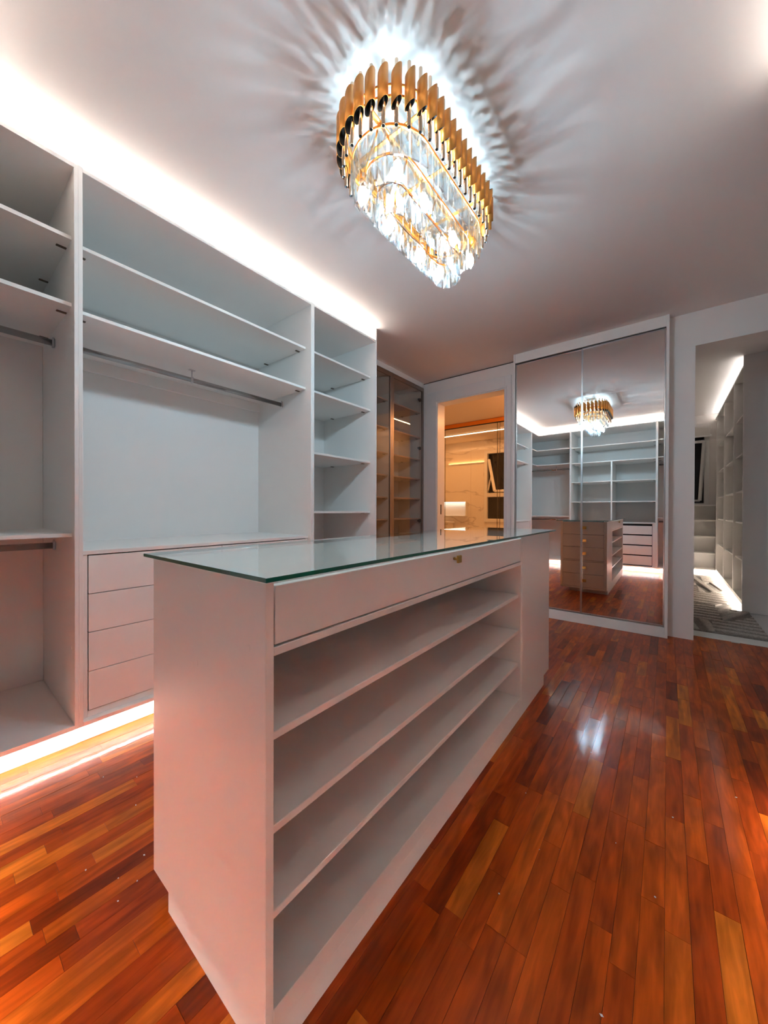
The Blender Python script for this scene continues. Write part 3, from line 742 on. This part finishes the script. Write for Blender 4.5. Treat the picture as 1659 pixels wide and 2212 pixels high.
bar('sash_frame', (.415, yw-.10, 1.20), (.468, yw-.005, 2.17), .04, pvc, w2); bar('sash_frame', (.03, yw-.005, 2.17), (.468, yw-.005, 2.17), .04, pvc, w2); bar('sash_frame', (.03, yw-.10, 1.20), (.415, yw-.10, 1.20), .03, pvc, w2)
rb = thing('roller_blind', 'rolled up pale blind above the closet window', 'blind', (.27, yw-.05, 2.38))
tube('roller', (.02, yw-.06, 2.385), (.54, yw-.06, 2.385), .032, blindm, rb, seg=20); box('fabric', (.02, yw-.092, 2.26), (.535, yw-.088, 2.385), blindm, rb, 0); box('weight_bar', (.02, yw-.10, 2.235), (.555, yw-.08, 2.26), pvc, rb, .003)
u = thing('low_bookcase', 'low white bookcase below the closet window', 'bookcase', (.3, c1, 0))
for z in (.085, .345, .607, .869, 1.112): box('shelf', (.02, 7.66, z), (.60, 7.93, z+.018), white, u)
box('back_panel', (.02, 7.925, .085), (.60, 7.935, 1.112), white_in, u); box('side_panel', (.0, 7.66, .0), (.02, 7.93, 1.13), white, u)
box('plinth', (.02, 7.70, 0), (.65, 7.715, .085), white, u)
u = thing('closet_bookcase', 'tall white open bookcase in the closet behind the opening', 'bookcase', (.8, 6.4, 0))
CLOS.box('end_panel', 5.132, 5.15, 0, .68, 0, CEIL-.001, white, u)
posts = (5.15, 5.81, 6.725, 7.66)
for a in posts[1:]: CLOS.box('divider', a-.018, a, 0, .40, .08, 2.497, white, u)
CLOS.box('top_board', 5.15, 7.93, 0, .40, 2.497, 2.515, white, u); CLOS.box('bottom_board', 5.15, 7.66, 0, .40, .08, .118, white, u)
CLOS.box('back_panel', 5.15, 7.93, .40, .412, .08, 2.497, white_in, u); CLOS.box('plinth', 5.15, 7.70, .05, .065, 0, .08, white, u); CLOS.box('fascia', 5.15, 7.93, .04, .055, 2.515, CEIL, paint, u)
for a, b in zip(posts, posts[1:]):
    for z in (.50, .895, 1.235, 1.63, 2.035): 
        o = CLOS.box('shelf', a+.0005, b-.0185, .02, .399, z, z+.016, white, u)
        q = link('shelf_support', sup_me, None, o, CLOS.pt(b-.038, .10, z)); q.rotation_euler = (0, 0, math.pi/2)
t = thing('closet_light', 'soft light strip on top of the closet bookcase', 'light strip', CLOS.pt(6.5, .02, 2.515))
CLOS.box('diffuser', 5.16, 7.9, .012, .028, 2.5155, 2.52, led_clo, t, 0)
area_lamp(t, CLOS.pt(5.16, .02, 2.5205), CLOS.pt(7.9, .02, 2.5205), .016, (0, 0, 1), (.95, .97, 1.0), E_CLOSET*.045)
t = thing('closet_plinth_light', 'light strip glowing under the closet bookcase onto the rug', 'light strip', CLOS.pt(6.4, .02, .075))
CLOS.box('diffuser', 5.17, 7.64, .025, .035, .0755, .0795, led_clo, t, 0)
area_lamp(t, CLOS.pt(5.17, .03, .075), CLOS.pt(7.64, .03, .075), .010, (0, 0, -1), (1.0, .93, .84), E_CLOSET)
t = thing('bookcase_plinth_light', 'light strip glowing under the low bookcase below the window', 'light strip', (.3, 7.675, .08))
box('diffuser', (.03, 7.67, .0805), (.59, 7.68, .0845), led_clo, t, 0)
area_lamp(t, (.03, 7.675, .080), (.59, 7.675, .080), .010, (0, 0, -1), (1.0, .93, .84), E_CLOSET)
# carved rug
RX0, RX1, RY0, RY1 = .03, .655, 4.10, 5.125
RY1, RXN = 7.64, .575          # narrow part runs between the bookcases
nx_, ny_ = 110, 480
def rug_h(x, y):
    k = math.floor((y-4.1+.35*math.sin(x*5))/.75)
    mode = (k*5+int(x > .32+.1*math.sin(k*2.1))) % 4
    if mode == 0: q = math.sin((x+y*.12)*2*math.pi/.13)
    elif mode == 1: q = math.sin((y+x*.1)*2*math.pi/.12)
    elif mode == 2: q = math.sin((x*.8-y*.35)*2*math.pi/.12)
    else: q = math.sin((x*.25+y)*2*math.pi/.15)
    return .013 + .006*max(-1, min(1, q*3))
v, f = [], []
for j in range(ny_+1):
    for i in range(nx_+1):
        y_ = RY0+(RY1-RY0)*j/ny_; x1_ = RX1 if y_ < 5.11 else RXN
        x_ = RX0+(x1_-RX0)*i/nx_
        e = i in (0, nx_) or j in (0, ny_)
        v.append((x_, y_, -.001 if e else rug_h(x_, y_)))
for j in range(ny_):
    for i in range(nx_):
        a = j*(nx_+1)+i; f.append((a, a+1, a+nx_+2, a+nx_+1))
me = bpy.data.meshes.new('rug'); me.from_pydata(v, [], f); me.update()
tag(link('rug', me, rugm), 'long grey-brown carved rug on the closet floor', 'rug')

# paint flecks left on the planks
v, f = [], []
for px, py in ((-.62, 1.05), (-.30, 1.15), (-.02, 1.2), (-.35, .95), (.02, 1.55), (-.25, 1.75), (-.1, .85), (.2, 1.8), (-1.2, .33), (-1.15, .36), (-1.13, .31), (-1.45, .45), (-1.6, .5), (-1.3, .28), (-1.7, .42), (-1.22, .40), (-.12, 1.32), (-.4, 1.35)):
    k = len(v); s = random.uniform(.0012, .0028); a = random.uniform(0, 3)
    for q in range(4): v.append((px+s*math.cos(a+q*1.57)*(1.6 if q % 2 else 1), py+s*math.sin(a+q*1.57), .0006))
    for q in range(4): v.append((v[k+q][0], v[k+q][1], -.0005))
    f += [(k, k+1, k+2, k+3)] + [(k+4+q, k+4+(q+1) % 4, k+(q+1) % 4, k+q) for q in range(4)]
me = bpy.data.meshes.new('paint_flecks'); me.from_pydata(v, [], f); me.update()
tag(link('paint_flecks', me, fleck), 'tiny white paint flecks scattered on the red wooden floor', 'debris', kind='stuff')
